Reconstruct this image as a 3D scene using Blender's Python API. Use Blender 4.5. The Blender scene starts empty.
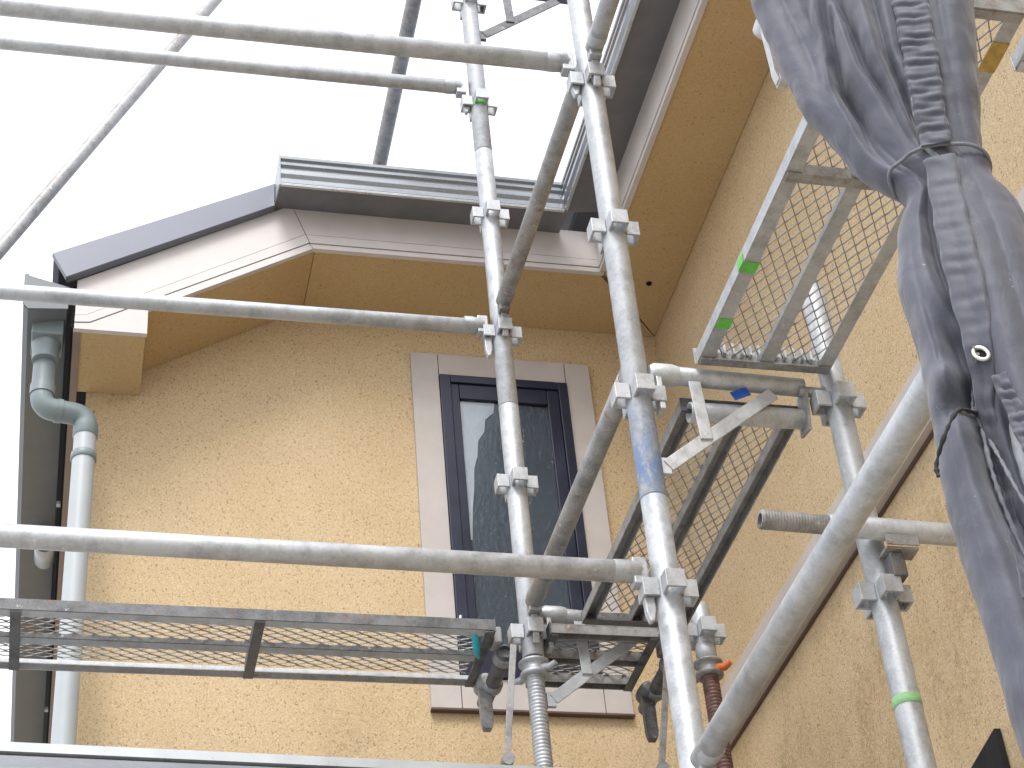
import bpy, bmesh, math, random
from mathutils import Vector, Matrix
from math import radians, sin, cos, pi
random.seed(7)
S = bpy.context.scene
COL = S.collection

# ------------------------------------------------------------------ camera
cd = bpy.data.cameras.new('camera'); cam = bpy.data.objects.new('camera', cd); COL.objects.link(cam)
yaw, pitch, roll = 0.27722528, 0.65887265, -0.10063716
f = Vector((sin(yaw)*cos(pitch), cos(yaw)*cos(pitch), sin(pitch)))
r_ = f.cross(Vector((0, 0, 1))).normalized(); u_ = r_.cross(f)
R0 = cos(roll)*r_ + sin(roll)*u_; U0 = -sin(roll)*r_ + cos(roll)*u_
cam.matrix_world = Matrix(((R0.x, U0.x, -f.x, 0), (R0.y, U0.y, -f.y, 0), (R0.z, U0.z, -f.z, 0), (0, 0, 0, 1)))
cd.sensor_width = 36; cd.lens = 1912.97/1024*36; cd.clip_start = 0.05; cd.clip_end = 2000
cd.dof.use_dof = False
S.camera = cam

# ------------------------------------------------------------------ sky, sun, exposure (bright overcast)
SUN_EL, SUN_AZ = radians(52), radians(200)      # azimuth clockwise from +Y: the sun is behind the camera, to the left
w = bpy.data.worlds.new('World'); S.world = w; w.use_nodes = True
nt = w.node_tree; bg = nt.nodes['Background']
sky = nt.nodes.new('ShaderNodeTexSky'); sky.sky_type = 'NISHITA'; sky.sun_disc = False
sky.sun_elevation = SUN_EL; sky.sun_rotation = SUN_AZ; sky.dust_density = 4; sky.air_density = 1.0
hs = nt.nodes.new('ShaderNodeHueSaturation'); hs.inputs['Saturation'].default_value = 0.12; hs.inputs['Value'].default_value = 1.0
mx = nt.nodes.new('ShaderNodeMix'); mx.data_type = 'RGBA'; mx.inputs['Factor'].default_value = 0.65
mx.inputs['B'].default_value = (9.2, 9.4, 10.0, 1)   # even cloud layer
nt.links.new(sky.outputs[0], hs.inputs['Color']); nt.links.new(hs.outputs[0], mx.inputs['A'])
nt.links.new(mx.outputs['Result'], bg.inputs['Color']); bg.inputs['Strength'].default_value = 0.11
sl = bpy.data.lights.new('sun', 'SUN'); sl.energy = 1.3; sl.angle = radians(24); sl.color = (1, .97, .92)
so = bpy.data.objects.new('sun', sl); COL.objects.link(so)
so.rotation_euler = (pi/2 - SUN_EL, 0, pi - SUN_AZ)
sd = Vector((sin(SUN_AZ)*cos(SUN_EL), cos(SUN_AZ)*cos(SUN_EL), sin(SUN_EL)))
so.rotation_euler = sd.to_track_quat('Z', 'Y').to_euler()
S.view_settings.view_transform = 'Standard'; S.view_settings.look = 'None'
S.view_settings.gamma = 1; S.view_settings.use_curve_mapping = False
S.view_settings.exposure = 1.05

# ------------------------------------------------------------------ materials
def srgb(r, g, b):
    return tuple(((c/255)/12.92 if c/255 <= .04045 else ((c/255+.055)/1.055)**2.4) for c in (r, g, b)) + (1,)
class NT:
    def __init__(s, name):
        s.m = bpy.data.materials.new(name); s.m.use_nodes = True; s.t = s.m.node_tree
        s.b = s.t.nodes['Principled BSDF']; s.o = s.t.nodes['Material Output']
        s.tc = s.t.nodes.new('ShaderNodeTexCoord').outputs['Object']
    def n(s, ty, **k):
        x = s.t.nodes.new(ty)
        for a, v in k.items(): setattr(x, a, v)
        return x
    def l(s, a, b): s.t.links.new(a, b)
    def noise(s, scale, detail=3, rough=.55, stretch=None, dist=0, off=None):
        x = s.n('ShaderNodeTexNoise'); x.inputs['Scale'].default_value = scale; x.inputs['Detail'].default_value = detail
        x.inputs['Roughness'].default_value = rough; x.inputs['Distortion'].default_value = dist
        if stretch or off:
            mp = s.n('ShaderNodeMapping'); mp.inputs['Scale'].default_value = stretch or (1, 1, 1)
            if off: mp.inputs['Location'].default_value = off
            s.l(s.tc, mp.inputs['Vector']); s.l(mp.outputs[0], x.inputs['Vector'])
        else: s.l(s.tc, x.inputs['Vector'])
        return x.outputs['Fac']
    def voro(s, scale, feature='F1', stretch=None):
        x = s.n('ShaderNodeTexVoronoi'); x.feature = feature; x.inputs['Scale'].default_value = scale
        if stretch:
            mp = s.n('ShaderNodeMapping'); mp.inputs['Scale'].default_value = stretch
            s.l(s.tc, mp.inputs['Vector']); s.l(mp.outputs[0], x.inputs['Vector'])
        else: s.l(s.tc, x.inputs['Vector'])
        return x.outputs['Distance']
    def ramp(s, fac, stops):
        x = s.n('ShaderNodeValToRGB'); e = x.color_ramp.elements
        while len(e) < len(stops): e.new(.5)
        for k, (p, c) in enumerate(stops):
            e[k].position = p; e[k].color = c if len(c) == 4 else tuple(c)+(1,)
        s.l(fac, x.inputs[0]); return x.outputs[0]
    def mrange(s, v, a, b, c=0., d=1.):
        x = s.n('ShaderNodeMapRange'); s.l(v, x.inputs[0])
        for k, q in enumerate((a, b, c, d)): x.inputs[k+1].default_value = q
        return x.outputs[0]
    def math(s, op, a, b=None, clamp=False):
        x = s.n('ShaderNodeMath', operation=op, use_clamp=clamp)
        for k, q in enumerate((a, b)):
            if q is None: continue
            if isinstance(q, (int, float)): x.inputs[k].default_value = q
            else: s.l(q, x.inputs[k])
        return x.outputs[0]
    def mix(s, fac, a, b, mode='MIX'):
        x = s.n('ShaderNodeMix', data_type='RGBA', blend_type=mode)
        for nm, q in (('Factor', fac), ('A', a), ('B', b)):
            if isinstance(q, (int, float)): x.inputs[nm].default_value = q
            elif isinstance(q, tuple): x.inputs[nm].default_value = q if len(q) == 4 else q+(1,)
            else: s.l(q, x.inputs[nm])
        return x.outputs['Result']
    def bump(s, h, dist, strength=1.0, prev=None):
        x = s.n('ShaderNodeBump'); x.inputs['Distance'].default_value = dist; x.inputs['Strength'].default_value = strength
        s.l(h, x.inputs['Height'])
        if prev is not None: s.l(prev, x.inputs['Normal'])
        s.l(x.outputs[0], s.b.inputs['Normal']); return x.outputs[0]
    def set(s, col=None, rough=None, metal=None, spec=None):
        for nm, q in (('Base Color', col), ('Roughness', rough), ('Metallic', metal), ('Specular IOR Level', spec)):
            if q is None: continue
            if isinstance(q, (int, float)): s.b.inputs[nm].default_value = q
            elif isinstance(q, tuple): s.b.inputs[nm].default_value = q if len(q) == 4 else q+(1,)
            else: s.l(q, s.b.inputs[nm])
        return s.m

def stucco(name, base, hi, lo, speck, speck_amt=.33, dirt=True, lump=.0024):
    k = NT(name)
    a = k.noise(205, 3, .6, (1, 1, .8), 1.0)
    col = k.ramp(a, [(.33, lo), (.44, base), (.54, base), (.64, hi)])
    sp = k.noise(160, 2, .5, (1, 1, .75), 1.0, (3, 7, 1))
    spm = k.ramp(sp, [(speck_amt-.05, (1, 1, 1)), (speck_amt+.05, (0, 0, 0))])
    spm = k.math('MULTIPLY', spm, .8)
    col = k.mix(spm, col, speck)
    big = k.noise(2.6, 5, .6)
    col = k.mix(k.mrange(big, .35, .7), col, k.mix(1.0, col, (.93, .90, .84), 'MULTIPLY'))
    if dirt:      # run-off grime low on the walls
        sx = k.n('ShaderNodeSeparateXYZ'); k.l(k.tc, sx.inputs[0])
        low = k.mrange(sx.outputs['Z'], 4.4, 3.75)
        st = k.noise(3.2, 5, .65, (1.6, 1.6, .8), 0, (5, 2, 9))
        fine = k.noise(55, 3, .7, None, 0, (1, 1, 4))
        m = k.math('MULTIPLY', k.math('MULTIPLY', low, k.mrange(st, .44, .66)), k.mrange(fine, .34, .60))
        col = k.mix(k.math('MULTIPLY', m, .58), col, (.22, .165, .08))
    k.set(col, .92, 0, .25)
    h = k.math('ADD', k.math('MULTIPLY', a, .7), k.math('MULTIPLY', sp, .8))
    h = k.math('ADD', h, k.math('MULTIPLY', k.noise(240, 2), .25))
    k.bump(h, lump, 1.0)
    return k.m
M = {}
M['wall'] = stucco('tan_stucco', (.580, .450, .285), (.69, .565, .39), (.475, .345, .20), (.26, .175, .095), .362)
M['soffit'] = stucco('soffit_stucco_shade_toned', (.53, .385, .205), (.60, .45, .26), (.46, .32, .16), (.17, .10, .045), .32, False, .001)  # same stucco as the wall, eave shade and bounce put into the colour

def galv(name, c0=(.33, .345, .365), c1=(.49, .51, .535), metal=.42, rough=.46, dirt=.4, rust=0.0, extra=None, spangle=True):
    k = NT(name)
    oi = k.n('ShaderNodeObjectInfo'); add = k.n('ShaderNodeVectorMath', operation='ADD')
    mul = k.n('ShaderNodeVectorMath', operation='SCALE'); mul.inputs['Scale'].default_value = 31.0
    k.l(oi.outputs['Random'], mul.inputs[0]); raw = k.tc
    k.l(k.tc, add.inputs[0]); k.l(mul.outputs[0], add.inputs[1]); k.tc = add.outputs[0]
    n1 = k.noise(28, 6, .72); n2 = k.noise(150, 3, .65); n3 = k.noise(7, 3, .5)
    v = k.math('ADD', k.math('MULTIPLY', n1, .55), k.math('ADD', k.math('MULTIPLY', n2, .25), k.math('MULTIPLY', n3, .3)))
    col = k.ramp(v, [(.43, c0), (.62, c1)])
    d = k.noise(34, 6, .75, None, 0, (4, 4, 4))
    dm = k.mrange(d, .62, .72, 0, dirt)
    col = k.mix(dm, col, (.17, .155, .14))
    pt = k.noise(48, 5, .7, None, 0, (9, 2, 4))     # pale cement splashes
    col = k.mix(k.mrange(pt, .64, .70, 0, .55), col, (.72, .73, .74))
    if rust:
        rn = k.noise(26, 5, .7, None, 0, (2, 8, 5)); col = k.mix(k.mrange(rn, .60-.12*rust, .72-.12*rust, 0, .8), col, (.22, .10, .04))
    mt = metal
    if extra:      # a painted band: (colour, z0, z1, soft)
        sx = k.n('ShaderNodeSeparateXYZ'); k.l(raw, sx.inputs[0])
        for (pc, z0, z1, soft) in extra:
            m = k.math('MULTIPLY', k.mrange(sx.outputs['Z'], z0-soft*.2, z0+soft*.2), k.mrange(sx.outputs['Z'], z1, z1-soft))
            pn = k.noise(42, 5, .75, (1, 1, .4), .5, (7, 1, 2))
            mm = k.math('MULTIPLY', m, k.mrange(k.math('ADD', pn, k.math('MULTIPLY', m, .10)), .46, .58))
            col = k.mix(mm, col, pc)
            mt = k.math('SUBTRACT', metal, k.math('MULTIPLY', mm, metal))
    rg = k.mrange(n1, .3, .7, rough-.08, rough+.16)
    k.set(col, rg, mt, .5)
    k.bump(k.math('ADD', n2, k.math('MULTIPLY', d, .6)), .0006, .5)
    return k.m
M['galv'] = galv('galvanised_steel')
M['galv_pole2'] = galv('galvanised_steel_blue_painted', extra=[((.13, .24, .48), 3.655, 3.95, .30)])
M['galv_label'] = galv('galvanised_steel_blue_flecks', extra=[((.04, .10, .40), .5, .61, .02)])
M['galv_white'] = galv('bright_galvanised_steel', (.40, .415, .43), (.58, .60, .62), .35, .48, .4)
M['galv_dull'] = galv('dull_weathered_steel', (.20, .203, .207), (.36, .36, .36), .4, .52, .6, .15)
M['galv_dark'] = galv('dark_weathered_shade_steel', (.075, .076, .080), (.175, .178, .185), .4, .5, .5, .08)
M['rust'] = galv('rusty_steel', (.11, .09, .075), (.25, .20, .17), .3, .6, .7, 1.0)
M['mesh'] = galv('expanded_metal', (.20, .19, .18), (.36, .35, .33), .4, .5, .5, .3)
M['mesh_pale'] = galv('pale_expanded_metal', (.40, .39, .38), (.58, .57, .56), .4, .5, .4, .2)

def plain(name, c, rough=.5, metal=0., spec=.5, vary=.12, scale=12, bump=0.0, stretch=None):
    k = NT(name)
    n = k.noise(scale, 5, .6, stretch)
    lo = tuple(x*(1-vary) for x in c); hi = tuple(min(1, x*(1+vary)) for x in c)
    col = k.ramp(n, [(.3, lo), (.7, hi)])
    k.set(col, k.mrange(n, .3, .7, rough*.85, min(1, rough*1.15)), metal, spec)
    if bump: k.bump(k.noise(scale*6, 3), bump, .6)
    return k.m
M['fascia'] = plain('mauve_white_board', (.56, .525, .512), .55, vary=.06, scale=9, bump=.0006)
M['trim'] = plain('mauve_grey_trim', (.46, .425, .405), .6, vary=.08, scale=8, bump=.0008)
M['belt'] = plain('pale_belt_board', (.50, .455, .42), .55, vary=.08)
M['beltedge'] = plain('dark_brown', (.10, .06, .045), .5, vary=.2)
M['roof'] = plain('blue_grey_roof_metal', (.150, .162, .200), .40, .15, vary=.08, scale=5)
M['gutter'] = plain('grey_gutter_metal', (.25, .265, .285), .27, .45, vary=.10, scale=7, stretch=(1, 1, 6))
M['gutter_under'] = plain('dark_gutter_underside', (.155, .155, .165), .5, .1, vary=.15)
M['gutter_lip'] = plain('pale_gutter_lip', (.50, .53, .55), .3, .4, vary=.08)
M['brown'] = plain('brown_side_board', (.24, .185, .15), .6, vary=.15)
M['pipe'] = plain('pale_grey_plastic_pipe', (.40, .435, .455), .38, 0, vary=.06, scale=5)
M['side_gutter'] = plain('dull_grey_gutter', (.150, .165, .175), .5, 0, vary=.10)
M['elbow'] = plain('grey_green_plastic', (.20, .245, .255), .38, 0, vary=.08, scale=8)
M['navy'] = plain('navy_black_window_frame', (.016, .02, .042), .35, .2, vary=.15)
M['black'] = plain('black_gap', (.008, .008, .009), .8, 0, .2)
M['blackmetal'] = plain('black_metal_sheet', (.006, .006, .008), .8, 0)
M['green'] = plain('green_tape', (.13, .50, .08), .5, vary=.2, scale=60)
M['palegreen'] = plain('pale_green_tape', (.27, .52, .25), .5, vary=.15, scale=60)
M['cyan'] = plain('turquoise_tape', (.03, .45, .55), .5, vary=.2, scale=60)
M['blue'] = plain('blue_tape', (.02, .09, .45), .45, vary=.3, scale=60)
M['yellow'] = plain('ochre_paint', (.42, .28, .07), .5, vary=.25, scale=60)
M['orange'] = plain('orange_plastic', (.62, .16, .04), .4, vary=.12, scale=60)
M['orangered'] = plain('red_oxide_thread', (.15, .085, .075), .5, .3, vary=.5, scale=60)
M['ground'] = plain('pale_concrete', (.34, .33, .31), .9, vary=.12, scale=2, bump=.002)
M['rope'] = plain('grey_cord', (.17, .175, .20), .85, vary=.25, scale=120, bump=.001)
M['darkrope'] = plain('dark_cord', (.03, .03, .035), .85, vary=.25, scale=120)
M['eyelet'] = plain('brass_white_eyelet', (.75, .73, .68), .3, .5, vary=.08)

def cloth(name, c):
    k = NT(name)
    n = k.noise(7, 5, .6); fine = k.noise(650, 2, .6)
    col = k.ramp(n, [(.3, tuple(x*.82 for x in c)), (.7, tuple(x*1.15 for x in c))])
    dust = k.noise(30, 6, .75, None, 0, (3, 3, 3))
    col = k.mix(k.mrange(dust, .56, .76, 0, .3), col, (.22, .22, .25))
    spots = k.noise(90, 2, .5, None, 0, (1, 5, 3)); col = k.mix(k.mrange(spots, .76, .79, 0, .4), col, (.6, .6, .58))
    k.set(col, .62, 0, .4); k.b.inputs['Sheen Weight'].default_value = .25
    cr = k.noise(15, 4, .55, (1, 1, .5), 1.0)
    b1 = k.bump(cr, .006, .6); k.bump(fine, .0005, .4, b1)
    return k.m
M['cloth'] = cloth('blue_grey_sheet_cloth', (.070, .076, .104))
M['hem'] = cloth('blue_grey_hem_cloth', (.068, .073, .098))

def frosted():
    k = NT('textured_window_glass')
    wv = k.noise(80, 3, .5, (1, 1, .6), 1.2)
    tr = k.n('ShaderNodeBsdfTransparent'); tr.inputs[0].default_value = (.90, .93, .95, 1)
    gl = k.n('ShaderNodeBsdfGlossy'); gl.inputs['Roughness'].default_value = .09
    bp = k.n('ShaderNodeBump'); bp.inputs['Distance'].default_value = .0015; k.l(wv, bp.inputs['Height']); k.l(bp.outputs[0], gl.inputs['Normal'])
    fr = k.n('ShaderNodeLayerWeight'); fr.inputs['Blend'].default_value = .5
    fac = k.math('ADD', k.math('MULTIPLY', k.math('POWER', fr.outputs['Facing'], 4.0), .8), .045)
    mx = k.n('ShaderNodeMixShader'); k.l(fac, mx.inputs[0]); k.l(tr.outputs[0], mx.inputs[1]); k.l(gl.outputs[0], mx.inputs[2])
    k.l(mx.outputs[0], k.o.inputs['Surface']); return k.m
M['glass'] = frosted()
M['dark_backing'] = plain('dark_blue_grey_backing', (.070, .085, .108), .8, 0, .3, .15, 4)
M['pale_reflection'] = plain('pale_pane_reflection', (.60, .61, .64), .9, 0, .2, .06, 20)

# ------------------------------------------------------------------ mesh building
class MB:
    def __init__(s): s.v = []; s.f = []; s.sm = []
    def add(s, vs, fs, smooth=False):
        o = len(s.v); s.v += [Vector(p) for p in vs]
        for q in fs: s.f.append(tuple(i+o for i in q)); s.sm.append(smooth)
        return s
    def box(s, c, d, ax=None):
        c = Vector(c); X, Y, Z = ax if ax else (Vector((1, 0, 0)), Vector((0, 1, 0)), Vector((0, 0, 1)))
        vs = [c + X*(a*d[0]/2) + Y*(b*d[1]/2) + Z*(e*d[2]/2) for e in (-1, 1) for b in (-1, 1) for a in (-1, 1)]
        return s.add(vs, [(0, 2, 3, 1), (4, 5, 7, 6), (0, 1, 5, 4), (2, 6, 7, 3), (0, 4, 6, 2), (1, 3, 7, 5)])
    def span(s, a, b):     # box from corner to corner
        return s.box([(a[i]+b[i])/2 for i in range(3)], [abs(b[i]-a[i]) for i in range(3)])
    def lathe(s, p0, p1, prof, seg=28, caps=True):   # prof: (t in metres along the axis, radius)
        p0 = Vector(p0); p1 = Vector(p1); d = (p1-p0).normalized()
        a = d.orthogonal().normalized(); b = d.cross(a)
        vs = []; fs = []
        for t, r in prof:
            for k in range(seg):
                an = 2*pi*k/seg; vs.append(p0 + d*t + a*(r*cos(an)) + b*(r*sin(an)))
        for i in range(len(prof)-1):
            for k in range(seg):
                k2 = (k+1) % seg; fs.append((i*seg+k, i*seg+k2, (i+1)*seg+k2, (i+1)*seg+k))
        s.add(vs, fs, True)
        if caps:
            n = len(prof)
            s.add([vs[k] for k in range(seg)], [tuple(reversed(range(seg)))])
            s.add([vs[(n-1)*seg+k] for k in range(seg)], [tuple(range(seg))])
        return s
    def tube(s, p0, p1, r, wall=.0035, seg=28):      # hollow, open at both ends
        L = (Vector(p1)-Vector(p0)).length; q = r-wall
        return s.lathe(p0, p1, [(0, q), (0, r-.0006), (.0006, r), (L-.0006, r), (L, r-.0006), (L, q), (L-.12 if L > .3 else L*.6, q)], seg, False).lathe(p0, p1, [(0, q), (.12 if L > .3 else L*.4, q*.98), (.12 if L > .3 else L*.4, 0.0005)], seg, False).lathe(p1, p0, [(.12 if L > .3 else L*.4, q*.98), (.12 if L > .3 else L*.4, 0.0005)], seg, False)
    def prism(s, pts, a, b, plane='XZ'):             # polygon in a plane, from a to b on the third axis
        def P(p, q): return {'XZ': (p[0], q, p[1]), 'YZ': (q, p[0], p[1]), 'XY': (p[0], p[1], q)}[plane]
        n = len(pts); vs = [P(p, a) for p in pts] + [P(p, b) for p in pts]
        fs = [tuple(range(n)), tuple(reversed(range(n, 2*n)))] + [(i, i+n, (i+1) % n + n, (i+1) % n) for i in range(n)]
        return s.add(vs, fs)
    def sweep(s, pts, r, seg=14, caps=True, rs=None):
        pts = [Vector(p) for p in pts]; vs = []; fs = []; n = len(pts)
        T = [(pts[min(i+1, n-1)]-pts[max(i-1, 0)]).normalized() for i in range(n)]
        a = T[0].orthogonal().normalized()
        for i in range(n):
            a = (a - T[i]*a.dot(T[i])).normalized(); b = T[i].cross(a); rr = rs[i] if rs else r
            for k in range(seg):
                an = 2*pi*k/seg; vs.append(pts[i] + a*(rr*cos(an)) + b*(rr*sin(an)))
        for i in range(n-1):
            for k in range(seg):
                k2 = (k+1) % seg; fs.append((i*seg+k, i*seg+k2, (i+1)*seg+k2, (i+1)*seg+k))
        s.add(vs, fs, True)
        if caps: s.add(vs[:seg], [tuple(reversed(range(seg)))]); s.add(vs[-seg:], [tuple(range(seg))])
        return s
    def bar(s, p0, p1, wdt, th, side=(0, 1, 0)):     # flat bar; side = direction of the thickness
        p0 = Vector(p0); p1 = Vector(p1); d = p1-p0; L = d.length; d.normalize()
        sd = Vector(side); sd = (sd - d*sd.dot(d)).normalized(); o = d.cross(sd)
        return s.box((p0+p1)/2, (L, th, wdt), (d, sd, o))
    def build(s, name, mat, parent=None, bevel=0.0, autosmooth=True):
        o0 = Vector(ORG.get(parent.name, (0, 0, 0))) if parent else Vector((0, 0, 0))
        me = bpy.data.meshes.new(name); me.from_pydata([tuple(p-o0) for p in s.v], [], s.f)
        me.polygons.foreach_set('use_smooth', s.sm)
        bm = bmesh.new(); bm.from_mesh(me); bmesh.ops.recalc_face_normals(bm, faces=bm.faces); bm.to_mesh(me); bm.free()
        me.materials.append(M[mat]); o = bpy.data.objects.new(name, me); COL.objects.link(o)
        if parent: o.parent = parent; ORG[o.name] = o0
        if bevel:
            b = o.modifiers.new('bevel', 'BEVEL'); b.width = bevel; b.segments = 2; b.limit_method = 'ANGLE'
        return o
ORG = {}
def thing(name, label, cat, loc, group=None):
    o = bpy.data.objects.new(name, None); COL.objects.link(o); o.location = loc; o.empty_display_size = .05
    o['label'] = label; o['category'] = cat
    if group: o['group'] = group
    ORG[o.name] = Vector(loc); return o

# ------------------------------------------------------------------ ground
g = MB().add([(-400, -400, -1.5), (400, -400, -1.5), (400, 400, -1.5), (-400, 400, -1.5)], [(0, 1, 2, 3)]).build('ground', 'ground')
g['kind'] = 'structure'

# ------------------------------------------------------------------ house
H = thing('house', 'tan stucco house behind the scaffold with mauve fascia boards and a grey gutter', 'house', (1.0, 4.9, -1.5))
SO = 4.20; XB = 1.93; YA = 4.90; XF = 1.655; YF = 4.59
mb = MB()
mb.prism([(0, -1.5), (XB, -1.5), (XB, SO+.01), (.70, SO+.01), (.155, 3.90), (.155, 3.80), (0, 3.80)], YA, 9, 'XZ')
mb.span((XB, -4, -1.5), (6, 9, SO+.01))
mb.build('wall', 'wall', H)
# soffits: slabs with the stucco underside, butted at a mitre joint
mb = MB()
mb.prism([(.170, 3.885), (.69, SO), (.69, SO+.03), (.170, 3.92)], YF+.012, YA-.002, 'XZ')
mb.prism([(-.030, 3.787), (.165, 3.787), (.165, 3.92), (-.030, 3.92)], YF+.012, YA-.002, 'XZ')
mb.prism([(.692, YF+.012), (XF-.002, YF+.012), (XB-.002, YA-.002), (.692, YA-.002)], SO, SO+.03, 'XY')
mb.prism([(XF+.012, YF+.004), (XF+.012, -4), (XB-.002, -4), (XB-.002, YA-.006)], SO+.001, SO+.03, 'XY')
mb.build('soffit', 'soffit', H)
MB().lathe((1.83, 4.62, SO-.0015), (1.83, 4.62, SO-.006), [(0, .010), (.0045, .008)], 12).build('vent_plug', 'black', H)
# fascia, three stepped courses with 3 mm joints, sloped verge piece and level piece
def course(lo, hi, y):
    MBf.prism(lo + list(reversed(hi)), y, YF+.010, 'XZ')
MBf = MB(); y0 = YF-.008
gp = .0042
course([(-.05, 3.783), (.168, 3.783), (.168, 3.881)], [(-.05, 3.808-gp), (-.004, 3.812-gp), (.168, 3.911)], y0)
course([(.168, 3.881), (.682, 4.191)], [(.168, 3.911), (.670, 4.214-gp)], y0)
course([(-.05, 3.808), (-.004, 3.812), (.670, 4.214)], [(-.05, 3.837-gp), (-.017, 3.841-gp), (.659, 4.252-gp)], y0-.002)
course([(-.05, 3.837), (-.017, 3.841), (.658, 4.252)], [(-.05, 3.975), (-.05, 3.975), (.615, 4.375)], y0+.001)
MBf.build('verge_board', 'fascia', H)
MBf = MB()
course([(.684, 4.192), (XF+.008, 4.196)], [(.673, 4.214-gp), (XF+.008, 4.218-gp)], y0)
course([(.673, 4.214), (XF+.006, 4.218)], [(.662, 4.252-gp), (XF+.006, 4.252-gp)], y0-.002)
course([(.661, 4.252), (XF+.010, 4.252)], [(.618, 4.375), (XF+.010, 4.375)], y0+.001)
for (a, b, c) in ((4.196, 4.218-gp, -.008), (4.218, 4.252-gp, -.010), (4.252, 4.375, -.007)):
    MBf.span((XF+c, -4, a), (XF+.010, YF-.012, b))
MBf.build('fascia_board', 'fascia', H)
MB().prism([(-.045, 3.80), (.16, 3.80), (.16, 3.89), (.676, 4.202), (XF, 4.205), (XF, 4.36), (.62, 4.36), (-.045, 3.96)], YF+.0102, YF+.0118, 'XZ').build('board_backing', 'beltedge', H)
MB().span((XF+.0102, -4, 4.203), (XF+.0115, YF, 4.36)).build('board_backing', 'beltedge', H)
MB().span((-.052, YF+.012, 3.783), (-.030, 9, 3.80)).build('side_board', 'brown', H)
MB().span((-.060, YF+.012, 3.802), (-.053, 9, 3.97)).build('side_backing', 'black', H)
for y in (5.05, 5.55, 6.3, 7.0): MB().box((-.066, y, 3.80), (.014, .02, .012)).build('gutter_clip', 'galv', H)
# roof: blue-grey metal verge and slabs behind it
mb = MB(); mb.prism([(-.085, 3.957), (.556, 4.337), (.556, 4.437), (-.133, 4.050)], YF-.04, YF-.022, 'XZ')
mb.prism([(-.085, 3.957), (.556, 4.337), (.556, 4.345), (-.078, 3.975)], YF-.022, YF-.009, 'XZ')
mb.build('verge_flashing', 'roof', H, .002)
mb = MB()
mb.prism([(-.128, 4.045), (.60, 4.455), (.60, 4.435), (-.110, 4.035)], YF-.0215, 9, 'XZ')
mb.prism([(4.50, 4.465), (9, 6.2), (9, 6.24), (4.50, 4.49)], .601, 6, 'YZ')
mb.prism([(1.60, 4.47), (6, 6.2), (6, 6.25), (1.60, 4.50)], -4, 9, 'XZ')
mb.build('roof', 'roof', H)
# gutters: profile in the plane across the run; c = outward distance from the fascia
prof_face = [(.138, 4.322), (.146, 4.330), (.143, 4.352), (.150, 4.366), (.149, 4.384), (.141, 4.392), (.141, 4.400), (.150, 4.406), (.150, 4.416), (.142, 4.424), (.142, 4.430), (.150, 4.434), (.150, 4.446), (.140, 4.448)]
inner = [(.134, 4.446), (.134, 4.330), (.130, 4.326), (.008, 4.366), (.008, 4.380)]
def gutter_run(kind, pts, mat, name, a, b, axis, zz=0.012, start=0):
    pass
def run(pts, kindax, a, b, base):
    m = MB()
    if kindax == 'X': P = [(base-c, z+.012) for c, z in pts]; m.prism(P, a, b, 'YZ')
    else: P = [(base-c, z+.012) for c, z in pts]; m.prism(P, a, b, 'XZ')
    return m
face = prof_face + [(.134, 4.448), (.134, 4.326)]
under = [(.139, 4.3215), (.0, 4.345), (.0, 4.353), (.133, 4.3265)]
lip = [(.140, 4.316), (.148, 4.318), (.148, 4.3255), (.141, 4.3215)]
g1 = run(face, 'X', .562, XF-.134, YF); g2 = run(face, 'Y', -4, YF-.134, XF)
g1.v += []; 
def join(a, b):
    a.add(b.v, b.f); return a
join(g1, g2).build('gutter', 'gutter', H, 0)
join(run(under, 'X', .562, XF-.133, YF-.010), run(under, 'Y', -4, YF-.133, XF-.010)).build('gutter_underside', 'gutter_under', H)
join(run(lip, 'X', .562, XF-.150, YF), run(lip, 'Y', -4, YF-.150, XF)).build('gutter_lip', 'gutter_lip', H)
MB().prism([(YF-.152, 4.326), (YF-.010, 4.352), (YF-.010, 4.455), (YF-.152, 4.462)], .557, .5615, 'YZ').build('gutter_end_cap', 'gutter', H)
# left side gutter, running back along the side of the house
lg = [(-.075, 3.86), (-.19, 3.835), (-.204, 3.85), (-.200, 3.88), (-.207, 3.892), (-.205, 3.925), (-.198, 3.935), (-.206, 3.945), (-.207, 3.982), (-.196, 3.984), (-.194, 3.86), (-.08, 3.87)]
lgo = MB().prism(lg, YF-.012, 9, 'XZ').build('side_gutter', 'side_gutter', H)
MB().prism([(-.072, 3.85), (-.19, 3.84), (-.207, 3.86), (-.209, 3.975), (-.072, 3.935)], YF-.018, YF-.0125, 'XZ').build('side_gutter_cap', 'side_gutter', H)
# rainwater outlet, elbows and downpipe
def arc(c, a0, a1, r, ax1, ax2, n=8):
    c = Vector(c); A = Vector(ax1); B = Vector(ax2)
    return [c + A*(r*cos(a0+(a1-a0)*i/n)) + B*(r*sin(a0+(a1-a0)*i/n)) for i in range(n+1)]
px0 = Vector((-.129, 4.715, 0)); px1 = Vector((.006, 4.745, 0)); hd = (px1-px0).normalized(); Z = Vector((0, 0, 1)); rb = .036; zt = 3.575
mb = MB().box((-.128, 4.70, 3.842), (.095, .12, .075)).lathe((-.130, 4.70, 3.808), (-.130, 4.70, 3.74), [(0, .046), (.03, .040), (.068, .040)], 24)
mb.build('rain_outlet', 'elbow', H, .004)
pa = [px0+Z*3.80] + arc(px0+hd*rb+Z*(zt+rb), pi, 1.5*pi, rb, hd, Z) + arc(px1-hd*rb+Z*(zt-rb), .5*pi, 0, rb, hd, Z) + [px1+Z*3.51]
dp = MB().lathe(px1+Z*3.52, px1+Z*1.90, [(0, .0335), (1.62, .0335)], 28).build('downpipe', 'pipe', H)
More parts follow.
